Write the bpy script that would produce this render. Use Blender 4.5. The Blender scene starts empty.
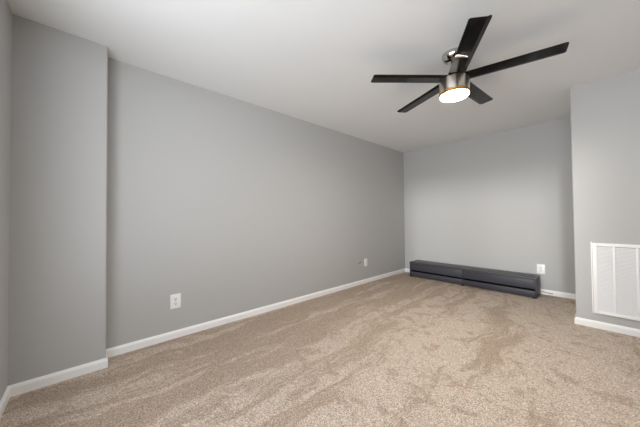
import bpy, bmesh, math, random
from mathutils import Vector, Matrix
random.seed(4)
S = bpy.context.scene
COL = S.collection

# ---------------------------------------------------------------- camera
YAW, PITCH, ROLL = 0.833095, 0.018721, -0.009088
CAM = Vector((2.6847, 0.0, 1.1047))
F = Vector((-math.sin(YAW)*math.cos(PITCH), math.cos(YAW)*math.cos(PITCH), math.sin(PITCH)))
R0 = Vector((math.cos(YAW), math.sin(YAW), 0)); U0 = R0.cross(F)
RX = R0*math.cos(ROLL) + U0*math.sin(ROLL); UP = -R0*math.sin(ROLL) + U0*math.cos(ROLL)
cd = bpy.data.cameras.new('camera'); cam = bpy.data.objects.new('camera', cd); COL.objects.link(cam)
cd.sensor_fit = 'HORIZONTAL'; cd.sensor_width = 36.0; cd.lens = 253.676*36/640; cd.clip_start = 0.02
m = Matrix((RX, UP, -F)).transposed().to_4x4(); m.translation = CAM
cam.matrix_world = m
S.camera = cam

# ---------------------------------------------------------------- room dimensions
H = 2.44
YN, YB = -0.374, 4.774          # near wall, back wall
XP, YQ = 0.167, 0.0976           # chase on the left wall: depth and far edge
XB, YF = 2.504, 3.703           # right block: left edge and front
XR = 5.15                       # right wall
BH, BT = 0.070, 0.012           # baseboard height, thickness
T_WALL = 0.14
WX0, WX1, WZ0, WZ1 = 0.90, 3.38, 0.40, 2.25      # glazed opening in the near wall

# ---------------------------------------------------------------- light
# bright overcast sky above, sunlit paving below, seen only through the glazed openings
SKY, GROUND = 3.2, 6.9
w = bpy.data.worlds.new('World'); S.world = w; w.use_nodes = True
_nt = w.node_tree; bg = _nt.nodes['Background']
_tc = _nt.nodes.new('ShaderNodeTexCoord'); _sx = _nt.nodes.new('ShaderNodeSeparateXYZ'); _cr = _nt.nodes.new('ShaderNodeValToRGB')
_mr = _nt.nodes.new('ShaderNodeMapRange'); _mr.inputs['From Min'].default_value = -1.0
_nt.links.new(_tc.outputs['Generated'], _sx.inputs[0]); _nt.links.new(_sx.outputs['Z'], _mr.inputs['Value']); _nt.links.new(_mr.outputs['Result'], _cr.inputs['Fac'])
_cr.color_ramp.elements[0].position = .49; _cr.color_ramp.elements[0].color = (GROUND/SKY*.94, GROUND/SKY*.98, GROUND/SKY*1.03, 1)
_cr.color_ramp.elements[1].position = .53; _cr.color_ramp.elements[1].color = (.93, .98, 1.06, 1)
_e = _cr.color_ramp.elements.new(.36); _e.color = (GROUND/SKY*.84, GROUND/SKY*.87, GROUND/SKY*.91, 1)
_e = _cr.color_ramp.elements.new(.22); _e.color = (GROUND/SKY*.62, GROUND/SKY*.64, GROUND/SKY*.67, 1)
_nt.links.new(_cr.outputs['Color'], bg.inputs[0]); bg.inputs[1].default_value = SKY
def portal(name, loc, rot, sx, sy):
    l = bpy.data.lights.new(name, 'AREA'); l.shape = 'RECTANGLE'; l.size = sx; l.size_y = sy
    l.cycles.is_portal = True
    o = bpy.data.objects.new(name, l); COL.objects.link(o); o.location = loc; o.rotation_euler = rot
portal('window_portal', ((WX0+WX1)/2, YN-T_WALL-.02, (WZ0+WZ1)/2), (math.radians(90), 0, 0), WX1-WX0, WZ1-WZ0)
# low hazy sun, nearly square to the glazing
sl = bpy.data.lights.new('sun', 'SUN'); sl.energy = 1.2; sl.angle = math.radians(7.5); sl.color = (1.0, .99, .97)
sun = bpy.data.objects.new('sun', sl); COL.objects.link(sun)
sun.rotation_euler = Vector((-.176, .984, -.108)).to_track_quat('-Z', 'Y').to_euler()
FAN_LIGHT = 240.0
S.view_settings.view_transform = 'Standard'; S.view_settings.look = 'None'
S.view_settings.gamma = 1.0; S.view_settings.use_curve_mapping = False
S.view_settings.exposure = 0.10

# ---------------------------------------------------------------- materials
def srgb(r, g, b):
    f = lambda c: (c/255/12.92) if c/255 <= .04045 else ((c/255+.055)/1.055)**2.4
    return (f(r), f(g), f(b), 1)
def mat(name, col, rough=.5, metal=0., spec=.5, coat=0.):
    M = bpy.data.materials.new(name); M.use_nodes = True
    b = M.node_tree.nodes['Principled BSDF']
    b.inputs['Base Color'].default_value = col; b.inputs['Roughness'].default_value = rough
    b.inputs['Metallic'].default_value = metal; b.inputs['Specular IOR Level'].default_value = spec
    b.inputs['Coat Weight'].default_value = coat
    return M, M.node_tree, b
def node(nt, t, **kw):
    n = nt.nodes.new(t)
    for k, v in kw.items():
        if k in n.inputs: n.inputs[k].default_value = v
        else: setattr(n, k, v)
    return n
def paint(name, col, rough=.6, scale=160, bump=.06):
    M, nt, b = mat(name, col, rough, spec=.3)
    tc = node(nt, 'ShaderNodeTexCoord')
    n = node(nt, 'ShaderNodeTexNoise', Scale=scale, Detail=3.0)
    nt.links.new(tc.outputs['Object'], n.inputs['Vector'])
    bp = node(nt, 'ShaderNodeBump', Strength=bump, Distance=.002)
    nt.links.new(n.outputs['Fac'], bp.inputs['Height']); nt.links.new(bp.outputs['Normal'], b.inputs['Normal'])
    return M
M_WALL = paint('grey_wall_paint', srgb(188, 188, 187), .62)
M_CEIL = paint('ceiling_paint', srgb(237, 239, 240), .8, 90, .12)
M_TRIM = paint('white_trim_paint', srgb(250, 250, 249), .38, 40, .03)
M_PLATE, _, _ = mat('white_plastic', srgb(249, 249, 248), .3)
M_SLOT, _, _ = mat('dark_slot', srgb(45, 44, 42), .6)
M_GRILLE = paint('white_enamel', srgb(251, 251, 251), .35, 30, .02)
M_DUCT, _, _ = mat('grey_filter', srgb(185, 188, 192), .9)
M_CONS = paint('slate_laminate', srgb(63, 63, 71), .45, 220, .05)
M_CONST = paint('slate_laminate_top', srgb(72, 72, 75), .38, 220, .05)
M_BLACK, _, _ = mat('black_plastic', srgb(22, 22, 24), .5)
M_CORD, _, _ = mat('grey_cord', srgb(105, 105, 106), .5)

def nickel():
    M, nt, b = mat('brushed_nickel', srgb(222, 214, 203), .26, 1.0)
    b.inputs['Anisotropic'].default_value = .85
    b.inputs['Anisotropic Rotation'].default_value = .25
    tg = node(nt, 'ShaderNodeTangent', direction_type='RADIAL', axis='Z'); nt.links.new(tg.outputs['Tangent'], b.inputs['Tangent'])
    tc = node(nt, 'ShaderNodeTexCoord'); mp = node(nt, 'ShaderNodeMapping')
    mp.inputs['Scale'].default_value = (30, 30, 900)
    n = node(nt, 'ShaderNodeTexNoise', Scale=1.0, Detail=2.0)
    nt.links.new(tc.outputs['Object'], mp.inputs['Vector']); nt.links.new(mp.outputs['Vector'], n.inputs['Vector'])
    r = node(nt, 'ShaderNodeMapRange'); r.inputs['To Min'].default_value = .24; r.inputs['To Max'].default_value = .36
    nt.links.new(n.outputs['Fac'], r.inputs['Value']); nt.links.new(r.outputs['Result'], b.inputs['Roughness'])
    return M
M_NICK = nickel()
M_CANOPY, _, _ = mat('polished_nickel', srgb(205, 200, 192), .14, 1.0)
M_GLOW_TRIM, _, _ = mat('glow_tinted_trim', srgb(214, 164, 92), .35, 1.0)  # trim ring, its gold hue is the lens glow put into the colour
def blade_mat():
    M, nt, b = mat('black_gloss_blade', srgb(22, 21, 20), .09, spec=.2)
    tc = node(nt, 'ShaderNodeTexCoord'); mp = node(nt, 'ShaderNodeMapping'); mp.inputs['Scale'].default_value = (3, 90, 20)
    n = node(nt, 'ShaderNodeTexNoise', Scale=1.0, Detail=4.0)
    nt.links.new(tc.outputs['Object'], mp.inputs['Vector']); nt.links.new(mp.outputs['Vector'], n.inputs['Vector'])
    cr = node(nt, 'ShaderNodeValToRGB')
    cr.color_ramp.elements[0].color = srgb(17, 16, 15); cr.color_ramp.elements[1].color = srgb(30, 28, 25)
    nt.links.new(n.outputs['Fac'], cr.inputs['Fac']); nt.links.new(cr.outputs['Color'], b.inputs['Base Color'])
    return M
M_BLADE = blade_mat()
def lens_mat():
    M, nt, b = mat('lit_frosted_lens', srgb(255, 246, 228), .4)
    b.inputs['Emission Color'].default_value = (1.0, .94, .85, 1); b.inputs['Emission Strength'].default_value = FAN_LIGHT
    return M
M_LENS = lens_mat()

def carpet_mat():
    M, nt, b = mat('beige_carpet', srgb(180, 160, 142), .95, spec=.1)
    L = nt.links.new
    tc = node(nt, 'ShaderNodeTexCoord')
    # tuft grain
    g1 = node(nt, 'ShaderNodeTexNoise', Scale=125.0, Detail=2.0, Roughness=.6); L(tc.outputs['Object'], g1.inputs['Vector'])
    g2 = node(nt, 'ShaderNodeTexVoronoi', Scale=230.0); L(tc.outputs['Object'], g2.inputs['Vector'])
    # vacuum tracks running along the room, their edges broken up
    wob = node(nt, 'ShaderNodeTexNoise', Scale=2.2, Detail=3.0); L(tc.outputs['Object'], wob.inputs['Vector'])
    mw = node(nt, 'ShaderNodeVectorMath', operation='SCALE'); mw.inputs['Scale'].default_value = .35
    L(wob.outputs['Color'], mw.inputs[0])
    ad = node(nt, 'ShaderNodeVectorMath', operation='ADD'); L(tc.outputs['Object'], ad.inputs[0]); L(mw.outputs[0], ad.inputs[1])
    mp = node(nt, 'ShaderNodeMapping'); mp.inputs['Rotation'].default_value = (0, 0, math.radians(-7)); mp.inputs['Scale'].default_value = (4.6, .50, 1)
    L(ad.outputs[0], mp.inputs['Vector'])
    tr = node(nt, 'ShaderNodeTexNoise', Scale=1.0, Detail=7.0, Roughness=.7); L(mp.outputs['Vector'], tr.inputs['Vector'])
    trr = node(nt, 'ShaderNodeMapRange', interpolation_type='SMOOTHSTEP'); trr.inputs['From Min'].default_value = .41; trr.inputs['From Max'].default_value = .52
    sxc = node(nt, 'ShaderNodeSeparateXYZ'); L(tc.outputs['Object'], sxc.inputs[0])
    track_bias = node(nt, 'ShaderNodeMapRange', interpolation_type='SMOOTHSTEP'); track_bias.inputs['From Min'].default_value = .5; track_bias.inputs['From Max'].default_value = 1.7  # shifts the tracks darker towards the left wall, lighter to the right
    track_bias.inputs['To Min'].default_value = -.07; track_bias.inputs['To Max'].default_value = .035
    L(sxc.outputs['X'], track_bias.inputs['Value'])
    tadd = node(nt, 'ShaderNodeMath', operation='ADD'); L(tr.outputs['Fac'], tadd.inputs[0]); L(track_bias.outputs['Result'], tadd.inputs[1])
    L(tadd.outputs[0], trr.inputs['Value'])
    # scuffed footprints
    fp = node(nt, 'ShaderNodeTexNoise', Scale=7.0, Detail=5.0, Roughness=.62); L(ad.outputs[0], fp.inputs['Vector'])
    fpr = node(nt, 'ShaderNodeMapRange', interpolation_type='SMOOTHSTEP'); fpr.inputs['From Min'].default_value = .53; fpr.inputs['From Max'].default_value = .64
    L(fp.outputs['Fac'], fpr.inputs['Value'])
    def mix(fac, a, bcol):
        n = node(nt, 'ShaderNodeMix', data_type='RGBA')
        if hasattr(fac, 'links'): L(fac, n.inputs['Factor'])
        else: n.inputs['Factor'].default_value = fac
        for s, v in (('A', a), ('B', bcol)):
            k = [i for i in n.inputs if i.name == s and i.type == 'RGBA'][0]
            if hasattr(v, 'links'): L(v, k)
            else: k.default_value = v
        return [o for o in n.outputs if o.type == 'RGBA'][0]
    c = mix(trr.outputs['Result'], srgb(182, 160, 139), srgb(209, 191, 173))
    c = mix(fpr.outputs['Result'], c, srgb(187, 165, 145))
    # every tuft a little lighter or darker than the next
    sp = node(nt, 'ShaderNodeSeparateColor'); L(g2.outputs['Color'], sp.inputs[0])
    av = node(nt, 'ShaderNodeMix'); av.inputs['Factor'].default_value = .45
    L(sp.outputs[0], av.inputs['A']); L(g1.outputs['Fac'], av.inputs['B'])
    gr = node(nt, 'ShaderNodeMapRange'); gr.inputs['From Min'].default_value = .15; gr.inputs['From Max'].default_value = .85
    gr.inputs['To Min'].default_value = .36; gr.inputs['To Max'].default_value = 1.64
    L(av.outputs['Result'], gr.inputs['Value'])
    mul = node(nt, 'ShaderNodeVectorMath', operation='SCALE'); L(c, mul.inputs[0]); L(gr.outputs['Result'], mul.inputs['Scale'])
    L(mul.outputs[0], b.inputs['Base Color'])
    hs = node(nt, 'ShaderNodeMath', operation='SUBTRACT'); L(g1.outputs['Fac'], hs.inputs[0]); L(g2.outputs['Distance'], hs.inputs[1])
    bp = node(nt, 'ShaderNodeBump', Strength=.7, Distance=.008); L(hs.outputs[0], bp.inputs['Height'])
    bp2 = node(nt, 'ShaderNodeBump', Strength=.3, Distance=.008); L(trr.outputs['Result'], bp2.inputs['Height']); L(bp.outputs['Normal'], bp2.inputs['Normal'])
    L(bp2.outputs['Normal'], b.inputs['Normal'])
    b.inputs['Sheen Weight'].default_value = .15; b.inputs['Sheen Roughness'].default_value = .6
    return M
M_CARPET = carpet_mat()

# ---------------------------------------------------------------- mesh helpers
def add_box(bm, a, b, bevel=0., seg=2, edges=None):
    t = bmesh.new()
    bmesh.ops.create_cube(t, size=1.0)
    for v in t.verts:
        v.co = Vector([(a[i]+b[i])/2 + v.co[i]*(b[i]-a[i]) for i in range(3)])
    if bevel:
        es = [e for e in t.edges if edges is None or edges(e)]
        bmesh.ops.bevel(t, geom=es, offset=bevel, segments=seg, affect='EDGES', profile=.5)
    merge(bm, t)
def merge(bm, t, mtx=None):
    if mtx is not None: bmesh.ops.transform(t, matrix=mtx, verts=t.verts)
    me = bpy.data.meshes.new('tmp'); t.to_mesh(me); t.free(); bm.from_mesh(me); bpy.data.meshes.remove(me)
def add_lathe(bm, prof, n=64):
    rings = []
    for r, z in prof:
        if r < 1e-6: rings.append([bm.verts.new((0, 0, z))])
        else: rings.append([bm.verts.new((r*math.cos(2*math.pi*k/n), r*math.sin(2*math.pi*k/n), z)) for k in range(n)])
    for a, b in zip(rings, rings[1:]):
        for k in range(n):
            k2 = (k+1) % n
            if len(a) == 1 and len(b) == 1: continue
            if len(a) == 1: bm.faces.new((a[0], b[k], b[k2]))
            elif len(b) == 1: bm.faces.new((a[k], b[0], a[k2]))
            else: bm.faces.new((a[k], b[k], b[k2], a[k2]))
    bmesh.ops.recalc_face_normals(bm, faces=bm.faces)
def add_prism(bm, poly, z0, z1, bevel=0.):
    t = bmesh.new()
    lo = [t.verts.new((x, y, z0)) for x, y in poly]; hi = [t.verts.new((x, y, z1)) for x, y in poly]
    t.faces.new(lo[::-1]); t.faces.new(hi)
    for i in range(len(poly)):
        j = (i+1) % len(poly); t.faces.new((lo[i], lo[j], hi[j], hi[i]))
    bmesh.ops.recalc_face_normals(t, faces=t.faces)
    if bevel: bmesh.ops.bevel(t, geom=list(t.edges), offset=bevel, segments=2, affect='EDGES')
    merge(bm, t)
def add_tube(bm, pts, r, n=8):
    pts = [Vector(p) for p in pts]; rings = []
    for i, p in enumerate(pts):
        d = (pts[min(i+1, len(pts)-1)] - pts[max(i-1, 0)]).normalized()
        a = d.orthogonal().normalized() if i == 0 else (prev - d*prev.dot(d)).normalized()
        prev = a; b = d.cross(a)
        rings.append([bm.verts.new(p + r*(math.cos(2*math.pi*k/n)*a + math.sin(2*math.pi*k/n)*b)) for k in range(n)])
    for A, B in zip(rings, rings[1:]):
        for k in range(n): bm.faces.new((A[k], A[(k+1) % n], B[(k+1) % n], B[k]))
    bm.faces.new(rings[0][::-1]); bm.faces.new(rings[-1])
    bmesh.ops.recalc_face_normals(bm, faces=bm.faces)
def obj(name, bm, M, parent=None, smooth=None):
    me = bpy.data.meshes.new(name); bm.to_mesh(me); bm.free()
    o = bpy.data.objects.new(name, me); COL.objects.link(o); me.materials.append(M)
    if smooth is not None:
        for p in me.polygons: p.use_smooth = True
        me.set_sharp_from_angle(angle=math.radians(smooth))
    if parent is not None: o.parent = parent
    return o
def box(name, a, b, M, parent=None, bevel=0., seg=2, edges=None):
    bm = bmesh.new(); add_box(bm, a, b, bevel, seg, edges)
    return obj(name, bm, M, parent, 40 if bevel else None)
def struct(o):
    o['kind'] = 'structure'; return o
def thing(name, label, cat, loc=(0, 0, 0), rz=0., group=None):
    o = bpy.data.objects.new(name, None); COL.objects.link(o); o.empty_display_size = .05
    o.location = loc; o.rotation_euler = (0, 0, rz); return tag(o, label, cat, group)
def tag(o, label, cat, group=None):
    o['label'] = label; o['category'] = cat
    if group: o['group'] = group
    return o
def copy_thing(root, loc, rz, label):
    r = root.copy(); COL.objects.link(r); r.location = loc; r.rotation_euler = (0, 0, rz); r['label'] = label
    for ch in list(root.children):
        c = ch.copy(); COL.objects.link(c); c.parent = r
        for g in list(ch.children):
            d = g.copy(); COL.objects.link(d); d.parent = c
    return r

# ---------------------------------------------------------------- the room
T = T_WALL
struct(box('floor', (-T, YN-T, -0.1), (XR+T, YB+T, 0), M_CARPET))
struct(box('ceiling', (-T, YN-T, H), (XR+T, YB+T, H+0.1), M_CEIL))
struct(box('wall_left', (-T, YN-T, 0), (0, YB+T, H), M_WALL))
struct(box('wall_back', (0, YB, 0), (XB, YB+T, H), M_WALL))
def corner(x, y):
    return lambda e: all(abs(v.co.x-x) < 1e-4 and abs(v.co.y-y) < 1e-4 for v in e.verts)
struct(box('wall_chase', (0, YN, 0), (XP, YQ, H), M_WALL, None, .012, 4, corner(XP, YQ)))
struct(box('wall_block', (XB, YF, 0), (XR, YB+T, H), M_WALL, None, .012, 4, corner(XB, YF)))
struct(box('wall_right', (XR, YN-T, 0), (XR+T, YF, H), M_WALL))
bm = bmesh.new()
add_box(bm, (0, YN-T, 0), (WX0, YN, H)); add_box(bm, (WX1, YN-T, 0), (XR, YN, H))
add_box(bm, (WX0, YN-T, 0), (WX1, YN, WZ0)); add_box(bm, (WX0, YN-T, WZ1), (WX1, YN, H))
struct(obj('wall_near', bm, M_WALL))
bm = bmesh.new()
for a, b in (((WX0, WZ0), (WX0+.05, WZ1)), ((WX1-.05, WZ0), (WX1, WZ1)), ((WX0+.05, WZ0), (WX1-.05, WZ0+.05)), ((WX0+.05, WZ1-.05), (WX1-.05, WZ1)),
             (((WX0+WX1)/2-.03, WZ0+.05), ((WX0+WX1)/2+.03, WZ1-.05))):
    add_box(bm, (a[0], YN-.10, a[1]), (b[0], YN-.04, b[1]), .004)
struct(obj('window_1', bm, M_TRIM))

def baseboard(name, p, q, nrm, e0=0., e1=0.):
    """board from p to q against a wall whose room-side normal is nrm; e0/e1 lengthen its ends round a corner"""
    d = Vector((q[0]-p[0], q[1]-p[1], 0)); L = d.length; d.normalize(); n = Vector((nrm[0], nrm[1], 0))
    prof = [(0, 0), (BT, 0), (BT, BH-.022), (BT-.003, BH-.013), (BT-.008, BH-.006), (BT-.010, BH), (0, BH)]
    bm = bmesh.new(); ends = []
    for s in (0, 1):
        row = []
        for a, z in prof:
            k = a/BT
            off = -e0*k if s == 0 else L + e1*k
            row.append(bm.verts.new(Vector((p[0], p[1], z)) + d*off + n*a))
        ends.append(row)
    N = len(prof)
    for i in range(N):
        j = (i+1) % N; bm.faces.new((ends[0][i], ends[0][j], ends[1][j], ends[1][i]))
    bm.faces.new(ends[0]); bm.faces.new(ends[1][::-1])
    bmesh.ops.recalc_face_normals(bm, faces=bm.faces)
    return struct(obj(name, bm, M_TRIM))
baseboard('baseboard_near', (XP, YN), (WX0-.06, YN), (0, 1), -BT, 0)
baseboard('baseboard_chase', (XP, YN), (XP, YQ), (1, 0), -BT, BT)
baseboard('baseboard_return', (0, YQ), (XP, YQ), (0, 1), -BT, BT)
baseboard('baseboard_left', (0, YQ), (0, YB), (1, 0), -BT, -BT)
baseboard('baseboard_back', (0, YB), (XB, YB), (0, -1), -BT, -BT)
baseboard('baseboard_side', (XB, YF), (XB, YB), (-1, 0), BT, -BT)
baseboard('baseboard_block', (XB, YF), (XR, YF), (0, -1), BT, -BT)

# ---------------------------------------------------------------- ceiling fan
FX, FY = 1.908, 2.202
fan = thing('ceiling_fan', 'five-bladed black and brushed nickel ceiling fan with a lit round light', 'ceiling fan', (FX, FY, 0))
bm = bmesh.new()
dome = [(0.0, 2.372), (.016, 2.3725), (.022, 2.374)]
for k in range(13):
    t = k/12*math.pi/2
    dome.append((.026 + .061*math.sin(t), 2.426 - .051*math.cos(t)))
dome += [(.087, H-.0005), (0, H-.0005)]
add_lathe(bm, dome); obj('canopy', bm, M_CANOPY, fan, 40)
bm = bmesh.new(); add_lathe(bm, [(0, 2.367), (.019, 2.367), (.019, 2.3735), (0, 2.3735)], 32); obj('canopy_ring', bm, M_BLACK, fan, 40)
bm = bmesh.new(); add_lathe(bm, [(0, 2.255), (.0135, 2.255), (.0135, 2.372), (0, 2.372)], 32); obj('downrod', bm, M_NICK, fan, 40)
bm = bmesh.new(); add_lathe(bm, [(0, 2.222), (.052, 2.222), (.052, 2.250), (.042, 2.262), (.018, 2.266), (0, 2.266)]); obj('motor_cover', bm, M_NICK, fan, 40)
bm = bmesh.new()
add_lathe(bm, [(0, 2.222), (.106, 2.2245), (.110, 2.2235), (.1115, 2.221), (.1115, 2.124), (.1085, 2.122), (.1085, 2.119), (.06, 2.119), (0, 2.119)])
obj('motor_drum', bm, M_NICK, fan, 40)
bm = bmesh.new()
add_lathe(bm, [(0, 2.1195), (.1115, 2.1185), (.1115, 2.097), (.1065, 2.0955), (0, 2.0955)])
obj('trim_ring', bm, M_GLOW_TRIM, fan, 40)
bm = bmesh.new()
add_lathe(bm, [(0, 2.0958), (.1048, 2.0958), (.1048, 2.0922), (.1030, 2.0902), (.098, 2.0890), (.05, 2.0884), (0, 2.0882)])
obj('light_lens', bm, M_LENS, fan, 60)
# one blade: flat board with a folded-down edge strip, rounded tip
def blade_mesh():
    bm = bmesh.new()
    th = .0055; w0, w1 = -.060, .060; crease = .034
    def zc(s):
        z = -s*math.tan(math.radians(6.0))
        if s > crease: z += (s-crease)*math.tan(math.radians(16))
        return z
    svals = [w0, w0+.002, w0+.006, w0+.014, w0+.03, w0+.05, 0.01, crease, crease+.012, w1-.008, w1-.003, w1]
    r_in, r_out = .06, .675
    rows = []
    rv = [r_in, .1, .2, .35, .5, .62, 1.0]
    for r in rv:
        row = []
        for s in svals:
            rr = r
            if r == 1.0:
                rr = r_out
                edge = min(s-w0, w1-s)
                if edge < .014: rr -= .014*(1-math.sqrt(max(0, 1-((.014-edge)/.014)**2)))
            row.append((rr, s, zc(s)))
        rows.append(row)
    for sg in (0, 1):
        V = [[bm.verts.new((x, y, z + (th/2 if sg else -th/2))) for x, y, z in row] for row in rows]
        for i in range(len(V)-1):
            for j in range(len(svals)-1):
                q = (V[i][j], V[i+1][j], V[i+1][j+1], V[i][j+1]); bm.faces.new(q if sg else q[::-1])
        if sg == 0: lo = V
        else: hi = V
    nI, nJ = len(rows), len(svals)
    for i in range(nI-1):
        for j in (0, nJ-1): bm.faces.new((lo[i][j], lo[i+1][j], hi[i+1][j], hi[i][j]))
    for j in range(nJ-1):
        for i in (0, nI-1): bm.faces.new((lo[i][j], lo[i][j+1], hi[i][j+1], hi[i][j]))
    bmesh.ops.recalc_face_normals(bm, faces=bm.faces)
    return bm
AZ0 = math.degrees(2.117+math.pi)
ZBL = 2.229
blade = obj('blade', blade_mesh(), M_BLADE, fan, 12)
for k in range(5):
    b = blade if k == 0 else blade.copy()
    if k: COL.objects.link(b); b.parent = fan
    b.location = (0, 0, ZBL); b.rotation_euler = (0, 0, math.radians(AZ0 - 72*k))

# ---------------------------------------------------------------- media console
CX0, CX1, CY0, CY1, CZ = 0.0, 1.832, 0.0, .297, .276
con = thing('media_console', 'long low slate grey console against the back wall', 'media console', (.272+CX1/2*math.cos(.021)+CY1/2*math.sin(.021), 4.453-CX1/2*math.sin(.021)+CY1/2*math.cos(.021), 0), -.021)
ox, oy = -(CX0+CX1)/2, -(CY0+CY1)/2
def cbox(name, a, b, M, bev=.002, parent=con):
    return box(name, (a[0]+ox, a[1]+oy, a[2]), (b[0]+ox, b[1]+oy, b[2]), M, parent, bev)
XM = .913
cbox('top_panel', (CX0, CY0, CZ-.020), (CX1, CY1, CZ), M_CONST)
cbox('side_panel', (CX0, CY0+.002, .012), (CX0+.018, CY1, CZ-.020), M_CONS)
cbox('side_panel', (CX1-.018, CY0+.002, .012), (CX1, CY1, CZ-.020), M_CONS)
cbox('back_panel', (CX0+.018, CY1-.012, .02), (CX1-.018, CY1, CZ-.020), M_CONS)
cbox('bottom_panel', (CX0+.018, CY0+.022, .020), (CX1-.018, CY1-.012, .036), M_CONS)
cbox('divider', (XM-.009, CY0+.022, .036), (XM+.009, CY1-.012, CZ-.020), M_CONS)
cbox('shelf', (CX0+.018, CY0+.15, .098), (XM-.009, CY1-.012, .112), M_BLACK)
cbox('shelf', (XM+.009, CY0+.15, .098), (CX1-.018, CY1-.012, .112), M_BLACK)
for x0, x1 in ((CX0+.019, XM-.003), (XM+.003, CX1-.019)):
    cbox('door', (x0, CY0+.002, .128), (x1, CY0+.020, CZ-.023), M_CONS)
    cbox('plinth', (x0, CY0+.004, .020), (x1, CY0+.021, .100), M_CONS)
cbox('divider_edge', (XM-.0025, CY0+.006, .020), (XM+.0025, CY0+.022, CZ-.022), M_BLACK, 0)
for x in (CX0+.004, XM-.02, CX1-.044):
    for y in (CY0+.008, CY1-.05):
        cbox('foot', (x, y, 0), (x+.04, y+.04, .0205 if x == XM-.02 else .013), M_BLACK, .001)

# ---------------------------------------------------------------- return air grille
GX0, GX1, GZ0, GZ1 = 2.632, 3.330, .148, .836
gr = thing('return_air_grille', 'white louvred return air grille low on the right wall block', 'air vent', ((GX0+GX1)/2, YF, GZ0))
gx, gy, gz = -(GX0+GX1)/2, -YF, -GZ0
def gbox(bm, a, b, bev=.0): add_box(bm, (a[0]+gx, a[1]+gy, a[2]+gz), (b[0]+gx, b[1]+gy, b[2]+gz), bev)
bm = bmesh.new(); FWd = .030
gbox(bm, (GX0, YF-.016, GZ0), (GX0+FWd, YF-.0005, GZ1), .003); gbox(bm, (GX1-FWd, YF-.016, GZ0), (GX1, YF-.0005, GZ1), .003)
gbox(bm, (GX0+FWd, YF-.016, GZ0), (GX1-FWd, YF-.0005, GZ0+FWd), .003); gbox(bm, (GX0+FWd, YF-.016, GZ1-FWd), (GX1-FWd, YF-.0005, GZ1), .003)
obj('frame', bm, M_GRILLE, gr, 40)
bm = bmesh.new(); gbox(bm, (GX0-.011, YF-.003, GZ0-.004), (GX0-.003, YF-.0005, GZ1+.010), .001); 
obj('flange', bm, M_GRILLE, gr, 40)
bm = bmesh.new(); gbox(bm, (GX0+.02, YF-.003, GZ0+.02), (GX1-.02, YF-.001, GZ1-.02)); obj('filter', bm, M_DUCT, gr)
for x in (2.772, 2.912, 3.052, 3.192):
    bm = bmesh.new(); gbox(bm, (x-.0075, YF-.0155, GZ0+FWd), (x+.0075, YF-.004, GZ1-FWd), .002); obj('mullion', bm, M_GRILLE, gr, 40)
bm = bmesh.new()
z = GZ0+FWd+.004
while z < GZ1-FWd-.004:
    t = bmesh.new(); bmesh.ops.create_cube(t, size=1.0)
    bmesh.ops.scale(t, vec=(GX1-GX0-2*FWd, .0125, .0012), verts=t.verts)
    merge(bm, t, Matrix.Translation(((GX0+GX1)/2+gx, YF-.0085+gy, z+gz)) @ Matrix.Rotation(math.radians(48), 4, 'X'))
    z += .0125
obj('louvres', bm, M_GRILLE, gr)

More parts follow.
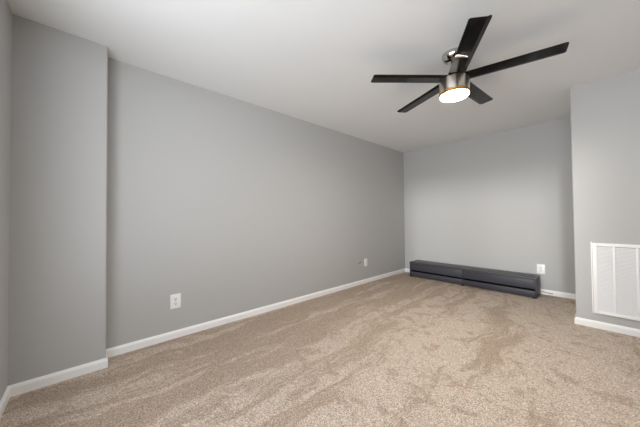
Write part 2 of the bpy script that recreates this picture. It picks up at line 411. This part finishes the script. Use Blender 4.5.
# ---------------------------------------------------------------- wall plates (built facing -y, then turned)
def add_disc(bm, x, z, r, y0, y1, n=20, flat=None):
    poly = []
    for k in range(n):
        a = 2*math.pi*k/n; px, pz = r*math.cos(a), r*math.sin(a)
        if flat: pz = max(-flat, min(flat, pz))
        poly.append((x+px, z+pz))
    A = [bm.verts.new((px, y0, pz)) for px, pz in poly]; B = [bm.verts.new((px, y1, pz)) for px, pz in poly]
    bm.faces.new(A); bm.faces.new(B[::-1])
    for i in range(n):
        j = (i+1) % n; bm.faces.new((A[i], B[i], B[j], A[j]))
    bmesh.ops.recalc_face_normals(bm, faces=bm.faces)
PW, PH = .088, .134
def outlet(label, loc, rz):
    t = thing('power_outlet', label, 'outlet', loc, rz, 'white duplex outlets')
    box('cover_plate', (-PW/2, -.006, -PH/2), (PW/2, -.0003, PH/2), M_PLATE, t, .003)
    for s in (-1, 1):
        bm = bmesh.new(); add_disc(bm, 0, s*.0215, .0185, -.0085, -.005, 28, .0145); r = obj('receptacle', bm, M_PLATE, t, 30)
        bm = bmesh.new()
        add_box(bm, (-.0095, -.0088, s*.0215-.002), (-.0055, -.008, s*.0215+.009)); add_box(bm, (.0055, -.0088, s*.0215-.001), (.0095, -.008, s*.0215+.008))
        add_disc(bm, 0, s*.0215-.008, .0040, -.0088, -.008, 12)
        obj('slots', bm, M_SLOT, r)
    bm = bmesh.new(); add_disc(bm, 0, 0, .0034, -.0072, -.005, 14); obj('screw', bm, M_CORD, t)
    return t
o1 = outlet('white duplex outlet on the left wall, nearest, above its baseboard', (0, .601, .342), math.radians(90))
copy_thing(o1, (2.110, YB, .352), 0, 'white duplex outlet on the back wall above the right end of the grey console')
bp = thing('blank_wall_plate', 'narrow white blank plate on the far part of the left wall', 'wall plate', (0, 3.477, .350), math.radians(90))
box('cover_plate', (-.042, -.006, -.064), (.042, -.0003, .062), M_PLATE, bp, .003)
for s in (-1, 1):
    bm = bmesh.new(); add_disc(bm, 0, s*.042, .0034, -.0072, -.005, 14); obj('screw', bm, M_CORD, bp)
bm = bmesh.new()
add_tube(bm, [(.0005, 3.285, .357), (.006, 3.295, .356), (.007, 3.318, .357), (.007, 3.334, .362), (.006, 3.343, .372), (.001, 3.346, .376)], .0045)
tag(obj('wall_hook', bm, M_CORD, None, 40), 'tiny dark bent hook on the left wall beside the blank plate', 'hook')
bm = bmesh.new()
add_tube(bm, [(2.112, YB-BT-.006, .040), (2.13, YB-BT-.0055, .038), (2.17, YB-BT-.0055, .030), (2.21, YB-BT-.0055, .026), (2.235, YB-BT-.0055, .027)], .0042)
cord = obj('power_cord', bm, M_CORD, con, 40); cord['label'] = 'short grey cord along the baseboard'
cord.matrix_parent_inverse = (Matrix.Translation(con.location) @ Matrix.Rotation(con.rotation_euler.z, 4, 'Z')).inverted()
